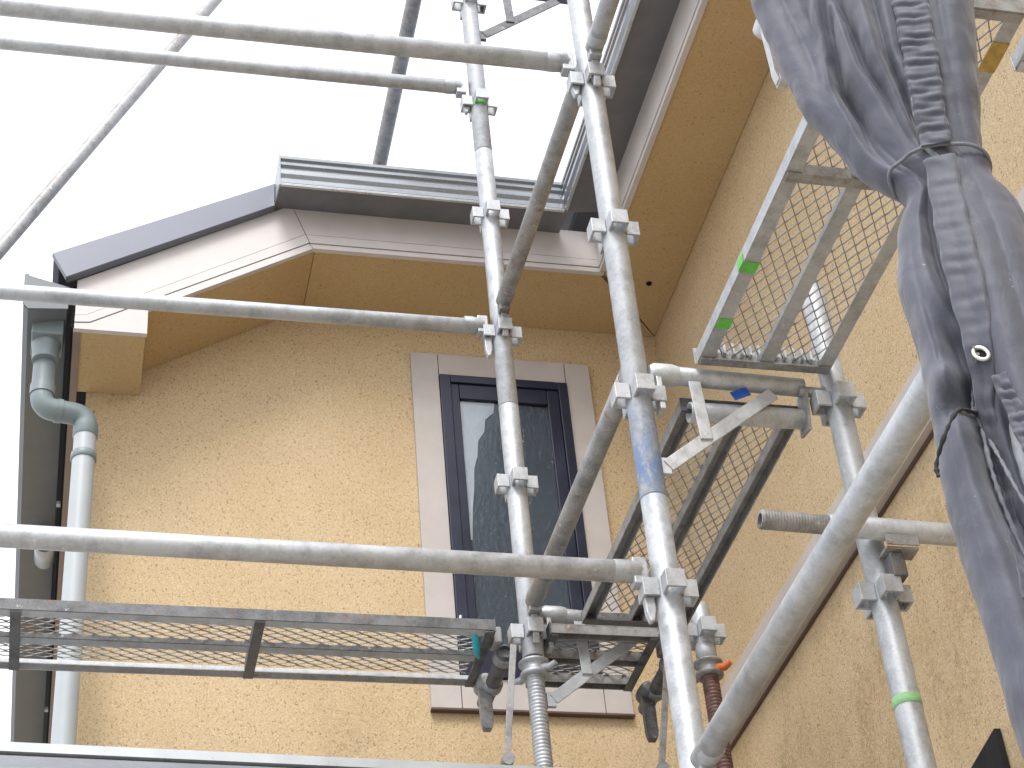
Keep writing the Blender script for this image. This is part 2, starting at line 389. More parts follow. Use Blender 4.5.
MB().sweep(pa, .0345, 24).lathe(px1+Z*3.540, px1+Z*3.50, [(0, .0375), (.04, .0375), (.045, .034)], 28).lathe(px1+Z*3.435, px1+Z*3.41, [(0, .036), (.003, .0385), (.022, .0385), (.025, .036)], 28).lathe(px0+hd*.045+Z*zt, px0+hd*.060+Z*zt, [(0, .0375), (.015, .0375)], 28).lathe(px0+Z*3.655, px0+Z*3.625, [(0, .038), (.035, .038)], 28).build('pipe_elbow', 'elbow', dp)
MB().tube((-.105, 5.78, 3.79), (-.105, 5.98, 3.85), .036, .003, 24).build('pipe_stub', 'pipe', H)
# belt board on the right wall and a thin brown strip below it
MB().span((XB-.028, -4, 2.5625), (XB-.001, YA-.002, 2.725)).build('belt_board', 'belt', H, .003)
MB().span((XB-.008, -4, 2.555), (XB-.001, YA-.003, 2.562)).build('brown_strip', 'beltedge', H)
# window
W = MB().span((1.146, YA-.022, 2.75), (1.57, YA-.004, 3.94))
W = MB()
for a, b in (((1.14, 2.80), (1.176, 3.943)), ((1.546, 2.80), (1.578, 3.943)), ((1.176, 3.912), (1.546, 3.943)), ((1.176, 2.80), (1.546, 2.835))):
    W.span((a[0], YA-.030, a[1]), (b[0], YA-.002, b[1]))
win = W.build('window', 'navy', H, .002)
W = MB()
for a, b in (((1.176, 2.835), (1.205, 3.912)), ((1.505, 2.835), (1.546, 3.912)), ((1.205, 3.85), (1.505, 3.912)), ((1.205, 2.835), (1.505, 2.90))):
    W.span((a[0]+.0008, YA-.022, a[1]+.0008), (b[0]-.0008, YA-.002, b[1]-.0008))
W.build('sash', 'navy', win, .002)
MB().span((1.204, YA-.014, 2.899), (1.506, YA-.010, 3.851)).build('pane', 'glass', win)
MB().span((1.2045, YA-.0035, 2.90), (1.5055, YA-.0015, 3.8505)).build('dark_backing', 'dark_backing', win)  # dark sheet stands in for the unlit room behind the pane
MB().prism([(1.2050, 3.30), (1.213, 3.30), (1.222, 3.42), (1.232, 3.50), (1.238, 3.58), (1.252, 3.63), (1.258, 3.69), (1.282, 3.73), (1.288, 3.78), (1.318, 3.81), (1.325, 3.8495), (1.2050, 3.8495)], YA-.0075, YA-.0060, 'XZ').build('reflection_shape', 'pale_reflection', win)  # pale sheet stands in for the bright reflection on the glass
W = MB(); e = .0012; y1 = YA-.020
for a, b in (((1.048, 2.697), (1.140-e, 4.036)), ((1.140+e, 3.945), (1.578-e, 4.036)), ((1.578+e, 2.697), (1.664, 4.036)), ((1.140+e, 2.697), (1.578-e, 2.798))):
    W.span((a[0], y1, a[1]), (b[0], YA-.001, b[1]))
W.build('trim', 'trim', win, .0015)
MB().span((1.046, YA-.024, 2.690), (1.666, YA-.002, 2.6965)).build('sill_flashing', 'beltedge', win)
# small porch roof that carries the screw jacks
fe = [(-1.2, 3.613), (XB-.004, 3.735)]
mb = MB().prism([fe[0], fe[1], (XB-.004, YA-.004), (-1.2, YA-.004)], 1.82, 1.888, 'XY')
pr = mb.build('porch_roof', 'gutter', H)
MB().prism([(-1.2, 3.598), (XB-.006, 3.720), (XB-.006, 3.735), (-1.2, 3.611)], 1.879, 1.900, 'XY').build('edge_flashing', 'gutter_lip', pr)
MB().prism([(-1.2, 3.600), (XB-.006, 3.722), (XB-.006, 3.732), (-1.2, 3.611)], 1.835, 1.8705, 'XY').build('edge_trim', 'gutter', pr)
MB().prism([(3.297, 1.818), (3.297, 1.2), (4.3, 1.2), (4.3, 1.65)], XB-.016, XB-.002, 'YZ').build('flashing_peak', 'blackmetal', H)

# ------------------------------------------------------------------ scaffold kit
def collar(parent, x, y, z, r, mat='galv_white', used=()):
    for d in ((1, 0), (-1, 0), (0, 1), (0, -1)):
        D = Vector((d[0], d[1], 0)); T = Vector((-d[1], d[0], 0)); c = Vector((x, y, z)); wd = .040; dp = .028; hh = .040; th = .006
        m = MB()
        m.box(c+D*(r+dp-th/2), (th, wd, hh), (D, T, Z))
        for sgn in (-1, 1): m.box(c+D*(r+dp/2-.004)+T*(sgn*(wd/2-th/2)), (dp+.001, th, hh-.001), (D, T, Z))
        p = m.build('wedge_pocket', mat, parent, .0012)
class Q: pass
def pole(x, y, z0, z1, levels, r, label, mat='galv', joints=(), tapes=(), group='upright scaffold poles', base=False, pocket='galv'):
    t = thing('scaffold_pole', label, 'scaffold pole', (x, y, z0), group)
    segs = [z0] + list(joints) + [z1]
    m = MB()
    for a, b in zip(segs[:-1], segs[1:]): m.tube((x, y, a+.0015), (x, y, b-.0015), r)
    for j in joints: m.lathe((x, y, j-.01), (x, y, j+.01), [(0, r-.002), (.02, r-.002)], 24)
    m.build('tube', mat, t)
    for z in levels: collar(t, x, y, z, r, pocket)
    for (mt, z, h) in tapes:
        MB().lathe((x, y, z-h/2), (x, y, z+h/2), [(0, r+.0004), (.0004, r+.0012), (h-.0004, r+.0012), (h, r+.0004)], 28, False).build('tape', mt, t)
    if base:
        MB().box((x, y, z0-.004), (.14, .14, .006)).build('base_plate', 'galv', t, .001)
    return t
def jack(x, y, zn, zb, r, label, nutmat, thread, ears):
    t = thing('screw_jack', label, 'screw jack', (x, y, zb), 'screw jacks under the poles')
    pitch = .0098; n = int((zn-zb-.006)/pitch); pr = []
    for i in range(n):
        a = .004+i*pitch; pr += [(a, r-.0026), (a+pitch*.28, r), (a+pitch*.62, r), (a+pitch*.9, r-.0026)]
    MB().lathe((x, y, zb), (x, y, zn+.03), pr+[(zn-zb+.03, r-.004)], 28).build('threaded_rod', thread, t)
    MB().lathe((x, y, zn-.030), (x, y, zn+.014), [(0, r+.004), (.002, r+.013), (.012, r+.014), (.016, r+.006), (.034, r+.008), (.036, r+.016), (.042, r+.016), (.044, r+.004)], 28).build('nut', nutmat, t)
    for an in (-.9, 2.2):
        d = Vector((cos(an), sin(an), 0))
        MB().sweep([Vector((x, y, zn-.012))+d*(r+.004), Vector((x, y, zn-.018))+d*(r+.026), Vector((x, y, zn-.012))+d*(r+.044)], .009, 10, True, [.011, .010, .007]).build('handle', ears, t)
    MB().box((x, y, zb-.003), (.13, .13, .006)).build('base_plate', 'galv', t, .001)
    return t
def wedge_head(parent, pole_xy, z, d, r, mat='galv', rt=.022):
    # claw at a ledger's end: sits in the pocket in direction d (from the pole towards the ledger)
    D = Vector((d[0], d[1], 0)); T = Vector((-d[1], d[0], 0)); c = Vector((pole_xy[0], pole_xy[1], 0))
    m = MB()
    o = r + .021
    m.box(c+D*(o+.006)+Z*(z-.004), (.030, .030, .060), (D, T, Z))
    m.lathe(c+D*(o+.058)+Z*z, c+D*(o-.004)+Z*z, [(0, rt+.001), (.02, rt+.0016), (.045, rt-.002), (.062, .014)], 20)
    # tapered wedge tongue showing below the pocket
    P = [(-.010, -.035), (.012, -.035), (.010, -.095), (.004, -.115), (-.004, -.113), (-.009, -.09)]
    vs = [c+D*(r+.014+a)+T*s+Z*(z+b) for s in (-.0085, .0085) for a, b in P]; n = len(P)
    m.add(vs, [tuple(range(n)), tuple(reversed(range(n, 2*n)))] + [(i, i+n, (i+1) % n+n, (i+1) % n) for i in range(n)])
    return m.build('wedge_clamp', mat, parent, .0025)
def ledger(p0, p1, r, label, heads=(), mat='galv', group=None, cat='scaffold tube', marks=()):
    t = thing('ledger_tube', label, cat, p0, group)
    if abs(p0[0]+.645) < .001: heads = list(heads) + [((-.70, p0[1]), p0[2], (1, 0), RP)]
    MB().tube(p0, p1, r).build('tube', mat, t)
    for (xy, z, d, pr) in heads: wedge_head(t, xy, z, d, pr, mat, r)
    D = (Vector(p1)-Vector(p0)).normalized()
    for (mt, s, h) in marks:
        a = Vector(p0)+D*s; MB().lathe(a, a+D*h, [(0, r+.0003), (h*.1, r+.0009), (h*.9, r+.0009), (h, r+.0003)], 24, False).build('tape', mt, t)
    return t

RP = .0272
X1 = 1.127; Y1 = 4.018; Y2 = 3.008; X3 = 1.565; Y3 = 3.972; Y4 = 2.985; Y5 = 1.70
p1 = pole(X1, Y1, 2.365, 5.95, [2.434, 2.893, 3.408, 3.861, 4.335, 4.81], RP, 'slim far upright pole standing on a bare steel screw jack in front of the window', 'galv', (3.151, 4.128), [])
p2 = pole(X1, Y2, -1.494, 4.6, [.50, .98, 1.46, 1.932, 2.411, 2.879, 3.357, 3.84], RP+.0004, 'thick near upright pole with a blue painted band at its middle', 'galv_pole2', (2.150,), [], base=True)
p3 = pole(X3, Y3, 2.35, 2.515, [2.432], RP-.002, 'short upright pole with blue flecks standing on the jack with orange handles', 'galv', (), [('galv_label', 2.372, .05)])
p4 = pole(X3, Y4, -1.494, 2.735, [.50, .98, 1.46, 1.930, 2.412], RP, 'right upright pole with a pale green tape ring before the right wall', 'galv', (), [('palegreen', 1.694, .020)], base=True)
p5 = pole(X1, Y5, -1.494, 4.6, [.50, 2.879, 3.357], RP-.001, 'upright pole wrapped inside the tied grey sheet', 'galv', (), [], base=True)
pole(-.70, Y1, 2.365, 5.95, [2.434, 2.893, 3.408, 3.861, 4.335, 4.81], RP, 'far left upright pole outside the picture, at the other end of the level tubes')
pole(-.70, Y2, -1.494, 4.6, [.50, 1.46, 1.932, 2.411, 2.879, 3.357], RP, 'near left upright pole outside the picture, at the other end of the level tubes', base=True)
pole(-1.30, 5.44, -1.494, 5.2, [2.411, 3.357, 4.335], RP, 'upright pole outside the picture at the foot of the diagonal brace', base=True)
jack(-.70, Y1, 2.342, 1.893, .0225, 'screw jack outside the picture under the far left pole', 'galv', 'galv', 'galv')
jack(X1, Y1, 2.342, 1.893, .0225, 'bare steel screw jack under the far pole, below the window', 'galv', 'galv', 'galv')
jack(X3, Y3, 2.335, 1.893, .0215, 'reddish threaded screw jack with orange handles behind the near pole', 'galv_dull', 'orangered', 'orange')

RL = .0222
GX = 'level ledger tubes crossing the picture'; GY = 'tubes running back from the near poles'
ledger((-.645, Y2, 3.405), (X1-.055, Y2, 3.424), RL+.001, 'topmost level tube, ending at the near pole', [((X1, Y2), 3.424, (-1, 0), RP)], group=GX)
ledger((-.645, Y1, 4.391), (X1-.055, Y1, 4.407), RL, 'second level tube from the top, ending at the far pole by a green smear', [((X1, Y1), 4.407, (-1, 0), RP)], group=GX, marks=[])
ledger((-.645, Y1, 3.423), (X1-.055, Y1, 3.432), RL, 'level tube with a small blue mark crossing under the sloped fascia', [((X1, Y1), 3.438, (-1, 0), RP)], group=GX)
ledger((-.645, Y2, 1.988), (X1-.055, Y2, 1.974), RL, 'level tube crossing the lower window, ending at the near pole', [((X1, Y2), 1.975, (-1, 0), RP)], group=GX)
ledger((X1, Y2+.055, 3.452), (X1, Y1-.055, 3.485), RL, 'upper sloping-looking tube from the near pole back to the far pole under the gutter', [((X1, Y2), 3.448, (0, 1), RP), ((X1, Y1), 3.483, (0, -1), RP)], mat='galv_dull', group=GY)
ledger((X1, Y2+.055, 2.500), (X1, Y1-.055, 2.497), RL, 'tube passing before the right side of the window between the two poles', [((X1, Y2), 2.498, (0, 1), RP), ((X1, Y1), 2.50, (0, -1), RP)], mat='galv_dull', group=GY)
ledger((X1, Y5+.055, 3.424), (X1, Y2-.055, 3.424), RL, 'tube leaving the top frame edge from the uppermost clamp of the near pole', [((X1, Y2), 3.424, (0, -1), RP)], group=GY)
ledger((X1-.004, Y5+.055, 1.555), (X1-.002, Y2-.050, 1.547), RL+.0008, 'thick near guard tube rising from the bottom of the near pole to the tied sheet', [((X1, Y2), 1.545, (0, -1), RP)], group=GY)
# green smear on the far pole
MB().lathe((X1, Y1, 4.315), (X1, Y1, 4.335), [(0, RP+.0003), (.001, RP+.001), (.019, RP+.001), (.02, RP+.0003)], 28, False).build('tape', 'green', p1)
# threaded stub tube with clamp on the right
t = thing('threaded_tube', 'level tube with a threaded open end, clamped to the right pole', 'scaffold tube', (1.31, 2.93, 2.06))
pr = [(0, .0125), (0, .0195)]
for i in range(22): a = .002+i*.0062; pr += [(a, .0185), (a+.0025, .0203), (a+.0042, .0203)]
pr += [(.142, .019)]
m = MB().lathe((1.312, 2.93, 2.062), (2.4, 2.93, 2.03), pr, 28, False).lathe((1.312, 2.93, 2.062), (2.4, 2.93, 2.03), [(0, .0150), (.10, .0145), (.10, .0005)], 28, False)
m.build('threaded_end', 'galv_dull', t)
MB().tube((1.452, 2.93, 2.058), (1.90, 2.93, 2.046), .0228).build('tube', 'galv_white', t)
m = MB().span((X3-.004, 2.915, 2.000), (X3+.066, 2.955, 2.006)).span((X3-.004, 2.908, 2.006), (X3+.066, 2.912, 2.030))
m.build('clamp_plate', 'galv_dull', t, .001)
MB().span((X3+.006, 2.925, 1.945), (X3+.036, 2.955, 1.999)).build('clamp_block', 'galv_dark', t, .002)

# brackets
def bracket(x, y, z, L, label, mat, lower=False, tilt=0.0):
    t = thing('side_bracket', label, 'bracket', (x, y, z), 'side brackets welded from tube and flat bar')
    MB().tube((x+.05, y, z+.008), (x+L, y, z), .0205).build('arm', mat, t)
    m = MB().lathe((x+.030, y, z+.008), (x+.095, y, z+.007), [(0, .018), (.01, .024), (.05, .0245), (.065, .021)], 22)
    m.box((x+.046, y, z-.035), (.012, .034, .12)).build('end_claw', mat, t, .002)
    MB().bar((x+.040, y-.006, z-.235), (x+.300, y-.010, z-.030), .030, .005).build('brace', mat, t, .001)
    MB().bar((x+.125, y-.012, z-.015), (x+.125+.006, y-.012, z-.165), .027, .005).build('strut', mat, t, .001)
    MB().box((x+.035, y, z-.235), (.022, .012, .04)).build('lug', mat, t, .001)
    return t
b2 = bracket(X1, Y2, 2.468, .375, 'white steel bracket with a blue taped spot beside the blue-banded pole', 'galv_white')
MB().tube((X1+.115, Y2+.02, 2.395), (X1+.372, Y2+.02, 2.398), .0225).build('lower_arm', 'galv_white', b2)
MB().bar((X1+.205, Y2-.0135, 2.420), (X1+.243, Y2-.0135, 2.438), .022, .0015).build('tape', 'blue', b2)
MB().bar((X1+.372, Y2, 2.45), (X1+.372, Y2+.02, 2.36), .05, .006, (1, 0, 0)).build('end_plate', 'galv_dull', b2)
MB().lathe((X1+.36, Y2-.01, 2.45), (X1+.45, Y2-.02, 2.44), [(0, .012), (.05, .012), (.05, .017), (.09, .017)], 16).build('bolt', 'galv_dull', b2)
b1 = bracket(X1, Y1, 2.487, .170, 'grey steel bracket beside the far pole below the window', 'galv', )
MB().tube((X1+.175, Y1+.01, 2.478), (X3-.03, Y1-.02, 2.468), .0215).build('outer_arm', 'galv_dark', b1)
b0 = bracket(X1, Y1, 4.895, .375, 'grey steel bracket cut by the top edge of the picture', 'galv_dark')

# boards with expanded-metal decks
def plank(axis, a0, a1, b0, b1, z, label, mats, bars, dense=True, capends=(1, 1), group='mesh scaffold boards', mat_mesh='mesh', depth=.030, channel=False, flange=None):
    def P(u, v, w): return Vector((u, v, w)) if axis == 'X' else Vector((v, u, w))
    org = P((a0+a1)/2, (b0+b1)/2, z)
    t = thing('scaffold_board', label, 'scaffold board', org, group)
    sgn = 1
    def bx(m, u0, u1, v0, v1, w0, w1): p, q = P(u0, v0, w0), P(u1, v1, w1); m.span(p, q)
    mid = (b0+b1)/2; rw = .032; th = .003
    for k, (c0, inward) in enumerate(((b0, 1), (mid-rw/2, 0), (b1, -1))):
        m = MB()
        if channel:
            c_ = (b0+rw/2, mid, b1-rw/2)[k]
            for q in (-1, 1): bx(m, a0, a1, c_+q*rw/2, c_+q*(rw/2-th), z, z+depth-.006)
            bx(m, a0, a1, c_-rw/2, c_+rw/2, z+depth-.0058, z+depth-.003)
            m.build('side_rail' if inward else 'middle_rail', mats[k], t, .0006); continue
        if inward == 1: v0, v1 = b0, b0+rw; web = (b0, b0+th)
        elif inward == -1: v0, v1 = b1-rw, b1; web = (b1-th, b1)
        else: v0, v1 = mid-rw/2, mid+rw/2; web = (mid-rw/2, mid-rw/2+th)
        bx(m, a0, a1, web[0], web[1], z, z+(depth if inward else .013))
        if flange:
            fm = MB(); bx(fm, a0, a1, v0+(th+.0004 if web[0] == v0 else 0), v1-(th+.0004 if web[1] == v1 else 0), z, z+th)
            fm.build('rail_flange', flange[k], t, .0006)
        else: bx(m, a0, a1, v0+(th if web[0] == v0 else 0), v1-(th if web[1] == v1 else 0), z, z+th)
        m.build('side_rail' if inward else 'middle_rail', mats[k], t, .0006)
    for u in bars:
        m = MB(); bx(m, u-.0125, u+.0125, b0+.004, b1-.004, z-.0045, z-.0008); bx(m, u-.0125, u-.010, b0+.035, b1-.035, z-.0008, z+.022)
        m.build('cross_bar', mats[3], t)
    for e_, u in zip(capends, (a0, a1)):
        if e_:
            m = MB(); s = 1 if u == a1 else -1
            bx(m, u, u+s*.004, b0-.001, b1+.001, z-.004, z+depth); bx(m, u-s*.020, u-s*.0005, b0+.003, b1-.003, z-.005, z-.001)
            m.build('end_cap', mats[3], t, .0006)
    # expanded metal
    m = MB(); Su = .046; Sv = .0275; zz = z+depth-.003; hw = .0014
    nu = int((a1-a0)/(Su/2)); nv = int((b1-b0-.008)/(Sv/2))
    for i in range(nu):
        for j in range(nv+1):
            if (i+j) % 2: continue
            for dj in (-1, 1):
                if not 0 <= j+dj <= nv: continue
                u0, u1 = a0+i*Su/2, a0+(i+1)*Su/2; v0, v1 = b0+.004+j*Sv/2, b0+.004+(j+dj)*Sv/2
                m.bar(P(u0, v0, zz-.0015*dj), P(u1, v1, zz+.0015*dj), .0021, .0028, (0, 0, 1))
    m.build('mesh_deck', mat_mesh, t)
    return t
bP1 = plank('X', -.585, 1.020, 3.965, 4.246, 2.412, 'long mesh board at the lower left with a turquoise tag tied at its end', ('galv_dark', 'galv_dark', 'galv', 'galv_dark'), (-.125, .445), flange=('galv_white', 'galv', 'galv_dull'))  # pale and dark rail faces: light and shade put into the steel colour
bP2 = plank('X', 1.165, 1.442, 3.965, 4.238, 2.412, 'short mesh board right of the far pole, below the window', ('galv_dull', 'galv_dull', 'galv_dull', 'galv_dark'), (), channel=True)
bP3 = plank('Y', 3.040, 3.905, 1.230, 1.500, 2.410, 'mesh board running back from the white bracket toward the window, lowest of the inner boards', ('galv_dull', 'galv_dull', 'galv_dull', 'galv_dark'), (), channel=True)
bP4 = plank('Y', 1.950, 2.962, 1.253, 1.550, 2.480, 'pale mesh board with green taped spots, rising behind the tied sheet', ('galv', 'galv', 'galv', 'galv_dull'), (2.395,))
bP5 = plank('Y', 1.05, 2.075, 1.585, 1.86, 2.480, 'mesh board at the upper right corner by the right wall', ('galv', 'galv', 'galv', 'galv_white'), ())
MB().span((1.256, 2.640, 2.4785), (1.287, 2.672, 2.4797)).span((1.2508, 2.640, 2.480), (1.2525, 2.672, 2.50)).build('tape', 'green', bP4)
MB().span((1.256, 2.815, 2.4785), (1.287, 2.847, 2.4797)).build('tape', 'green', bP4)
MB().span((1.517, 2.02, 2.4785), (1.5505, 2.09, 2.4797)).build('paint_patch', 'yellow', bP4)
m = MB().span((1.255, 2.976, 2.490), (1.548, 2.981, 2.530))
for i in range(14): m.box((1.275+i*.0195, 2.958, 2.514), (.005, .02, .028))
m.build('end_bracket', 'galv_white', bP4)
# turquoise tag tied to the long board
c0 = Vector((.985, 4.02, 2.418))
tg = thing('cloth_tag', 'turquoise tape tag knotted on the end of the long lower board', 'tag', c0)
MB().sweep([c0+Vector((-.03, -.028, .025)), c0+Vector((-.012, -.030, .006)), c0+Vector((-.004, -.012, -.012)), c0+Vector((.006, .03, -.016)), c0+Vector((.018, .06, -.02))], .006, 8, True, [.006, .011, .009, .010, .003]).build('knot', 'cyan', tg)
MB().sweep([c0+Vector((-.04, -.022, .05)), c0+Vector((-.043, -.028, .025)), c0+Vector((-.038, -.024, 0))], .004, 8).build('tie', 'galv_white', tg)

# hook latches under the board ends
def latch(c, label, lever=.115, mat='galv_dull', size=1.0, group='board hook latches', tilt=(0, 0)):
    c = Vector(c); t = thing('hook_latch', label, 'latch', c, group)
    k = size
    MB().lathe(c+Vector((0, -.030*k, 0)), c+Vector((0, .030*k, 0)), [(0, .012*k), (.004*k, .020*k), (.020*k, .023*k), (.034*k, .019*k), (.038*k, .024*k), (.056*k, .023*k), (.060*k, .014*k)], 20).build('boss', mat, t, 0)
    top = c+Vector((tilt[0]*0, 0, -.010*k)); D = Vector((tilt[0], tilt[1], -1)).normalized(); T = Vector((1, 0, 0)); T = (T-D*T.dot(D)).normalized(); N = D.cross(T)
    m = MB(); L = lever*k; wv = .017*k; n = 12; vs = []; 
    prof = []
    for i in range(n+1):      # U channel lever with a rounded foot
        s = i/n; ww = wv*(1.0-.12*s) if i < n-2 else wv*(.95, .85, .70)[i-(n-2)]
        ctr = top + D*(L*s)
        for (a, b) in ((-1, -.7), (-1, .7), (-.62, .7), (-.62, -.3), (.62, -.3), (.62, .7), (1, .7), (1, -.7)):
            vs.append(ctr + T*(a*ww) + N*(-b*.013*k))
    fs = []
    for i in range(n):
        for q in range(8):
            q2 = (q+1) % 8; fs.append((i*8+q, i*8+q2, (i+1)*8+q2, (i+1)*8+q))
    fs += [tuple(range(8)), tuple(range(n*8, n*8+8))]
    m.add(vs, fs); m.box(top+D*(L-.004*k), (wv*1.1, .024*k, .016*k), (T, N, D)).build('lever', mat, t)
    return t
latch((1.045, 4.215, 2.40), 'hanging hook latch at the far pole end of the long lower board', .115, 'galv_dull')
latch((1.478, 4.215, 2.395), 'hanging hook latch at the right end of the short board below the window', .125, 'galv_dark')
latch((1.166, 2.15, 2.62), 'pale hook latch hanging at the upper left edge of the tied sheet', .150, 'galv_white', 1.0)
# stubs the boards hook on to, with double bosses
for (x, lab) in ((1.062, 'short dark cross tube between the long board and the far pole'), (1.497, 'short dark cross tube at the right end of the short board')):
    t = thing('cross_tube', lab, 'scaffold tube', (x, 3.97, 2.395), 'short cross tubes under the board ends')
    MB().tube((x, 4.03, 2.392), (x, 4.30, 2.392), .0195).build('tube', 'galv_dark', t)
    for y in (4.06, 4.20): MB().lathe((x, y-.014, 2.392), (x, y+.014, 2.392), [(0, .022), (.003, .027), (.025, .027), (.028, .022)], 22).build('ring', 'galv_dull', t)
    MB().box((x-.024, 4.03, 2.425), (.022, .05, .045)).build('hook', 'galv_dull', t, .004)
# thin slanting tie rods down to the porch roof
for (a, b, lab) in (((1.073, 3.995, 2.39), (1.010, 4.0, 1.905), 'thin slanting flat tie rod left of the bare screw jack'), ((1.468, 4.0, 2.36), (1.385, 4.0, 1.905), 'thin slanting flat tie rod left of the reddish screw jack')):
    t = thing('tie_rod', lab, 'tie rod', b, 'thin tie rods below the boards')
    MB().bar(a, b, .016, .007).build('rod', 'galv_dull', t, .001)
    bb = Vector(b).lerp(Vector(a), .38)
    MB().lathe(bb+Vector((0, -.012, -.014)), bb+Vector((0, .012, -.014)), [(0, .016), (.024, .016)], 12).build('pivot', 'galv_dull', t)
    MB().lathe(Vector(b), Vector(b)+Vector((0, 0, .02)), [(0, .022), (.02, .016)], 12).build('foot', 'galv_dull', t)

# sloping braces against the sky
t = ledger((-1.298, 5.5, 3.0), (.75, 5.5, 7.078), .026, 'long diagonal brace tube slanting across the white sky at the left', group='brace tubes seen against the sky', mat='galv_dull')
ledger((X1, Y1+.03, 5.782), (X1, 6.6, 5.589), .030, 'purplish grey tube against the sky, running behind the gutter left of the far pole', [((X1, Y1), 5.782, (0, 1), RP)], group='brace tubes seen against the sky', mat='galv_dull')

# ------------------------------------------------------------------ tied sheet
AX = Vector((1.130, 1.706)); TT = Vector((.834, -.552)); NN = Vector((.552, .834))
rows = [(3.42, -.16, .15), (2.9, -.21, .16), (2.5, -.21, .15), (2.253, -0.198, 0.137), (2.119, -0.179, 0.109), (2.054, -0.169, 0.098), (1.992, -0.16, 0.086), (1.926, -0.131, 0.075), (1.886, -0.119, 0.066), (1.851, -0.105, 0.06), (1.823, -0.087, 0.053), (1.797, -0.066, 0.046), (1.78, -0.056, 0.043), (1.764, -0.052, 0.046), (1.742, -0.065, 0.057), (1.718, -0.076, 0.064), (1.647, -0.091, 0.074), (1.607, -0.094, 0.075), (1.492, -0.089, 0.075), (1.373, -0.099, 0.073), (1.263, -0.107, 0.074), (1.207, -0.104, 0.073), (1.093, -0.099, 0.063), (0.974, -0.097, 0.053), (0.921, -0.092, 0.049), (0.819, -0.096, 0.046), (.4, -.10, .06), (0.0, -.11, .08)]
rows = [(z, L-.004, R+(.006 if z > 1.8 else .020)) for z, L, R in rows]
def rowat(z):
    for a, b in zip(rows[:-1], rows[1:]):
        if a[0] >= z >= b[0]:
            k = (a[0]-z)/(a[0]-b[0]); return a[1]+(b[1]-a[1])*k, a[2]+(b[2]-a[2])*k
    return rows[-1][1:]
def sst(a, b, x): x = max(0, min(1, (x-a)/(b-a))); return x*x*(3-2*x)
def fold(u, z):     # depth of the folds on the visible side, metres (positive = towards the viewer)
    L, R = rowat(z); hw = (R-L)/2; tie = 1.79
    if z > tie:
        k = sst(tie, 2.05, z); A = .008+.030*k
        h = 0
        h += A*1.0*(abs(sin(3.1*(u+.55)+.25*sin(3*z)))**.7-.5)
        h += A*.28*(abs(sin(6.7*u+1.1+1.4*(z-1.8)))**.8-.5)
        # big diagonal flap at the left
        d = (u+1.0)*.5*hw*2 - .55*(z-1.80)*.5
        h += .016*k*math.tanh((u+.45+.35*(z-2.0))*9)*1.0
        h -= .040*k*math.exp(-((u+.50-.9*(z-1.99))/.07)**2)
        h += .030*k*math.exp(-((u+.62-1.3*(z-1.99))/.10)**2)
        h -= .030*k*math.exp(-((u+.15+.5*(z-1.95))/.05)**2)
        h -= .030*math.exp(-((u-.08)/.05)**2)
    else:
        k = sst(tie, 1.55, z); A = .006+.026*k
        ph = .5*(tie-z)
        h = A*(abs(sin(2.5*(u+.25-ph*.25)+.3))**.7-.5)*1.2
        h += A*.25*(abs(sin(5.3*(u-.1)+1.2*ph+1.0))**.75-.5)
        # deep dark pleats: fanning from the tie, then the long central pleat
        h -= .022*math.exp(-((u+.45-.3*(tie-z))/.08)**2)*math.exp(-((z-1.66)/.10)**2)
        h -= .052*sst(1.60, 1.45, z)*math.exp(-((u-(-.52+.85*(1.52-z)))/.16)**2)*sst(.6, 1.0, z)
        h -= .045*sst(1.45, 1.30, z)*math.exp(-((u-(-.05+.35*(1.45-z)))/.10)**2)
        h += .022*math.exp(-((z-1.475-.06*u)/.025)**2)*math.exp(-((u+.6)/.25)**2)
        h -= .026*math.exp(-((z-1.435-.06*u)/.022)**2)*math.exp(-((u+.55)/.28)**2)
    return h
def cpoint(th, z, extra=0.0):
    L, R = rowat(z); mid = (L+R)/2; hw = (R-L)/2
    u = -cos(th); dep = .045+.012*sst(1.79, 2.1, z)+.02*sst(1.79, 1.5, z)
    front = sin(th)
    base = dep*abs(front)**.75*(1 if front >= 0 else -.85)
    fo = fold(u, z)*(max(0, front)**.6 if front > 0 else -.5*max(0, -front)**.6)
    lat = mid+hw*u*(1+.0*th)
    d = -(base+fo+extra)
    p = AX + TT*lat + NN*(d+.012)
    return Vector((p.x, p.y, z))
m = MB(); nth = 220; zs = []
z = 3.42
while z > 2.35: zs.append(z); z -= .04
while z > .7: zs.append(z); z -= .0075
while z > 0.0: zs.append(z); z -= .04
vs = []
for z in zs:
    for k in range(nth): vs.append(cpoint(2*pi*k/nth, z + 0.0))
fs = [(i*nth+k, i*nth+(k+1) % nth, (i+1)*nth+(k+1) % nth, (i+1)*nth+k) for i in range(len(zs)-1) for k in range(nth)]
m.add(vs, fs, True)
sh = thing('safety_sheet', 'grey-blue protective sheet gathered and tied round the near right pole', 'sheet', (1.130, 1.706, 0.0))
so_ = m.build('sheet', 'cloth', sh)
tx = bpy.data.textures.new('crumple', 'CLOUDS'); tx.noise_scale = .05; tx.noise_depth = 3
dm = so_.modifiers.new('crumple', 'DISPLACE'); dm.texture = tx; dm.strength = .007; dm.mid_level = .5
def fpt(lat, z, off):
    L, R = rowat(z); u = max(-.97, min(.97, (lat-(L+R)/2)/((R-L)/2)))
    return cpoint(math.acos(-u), z, off)
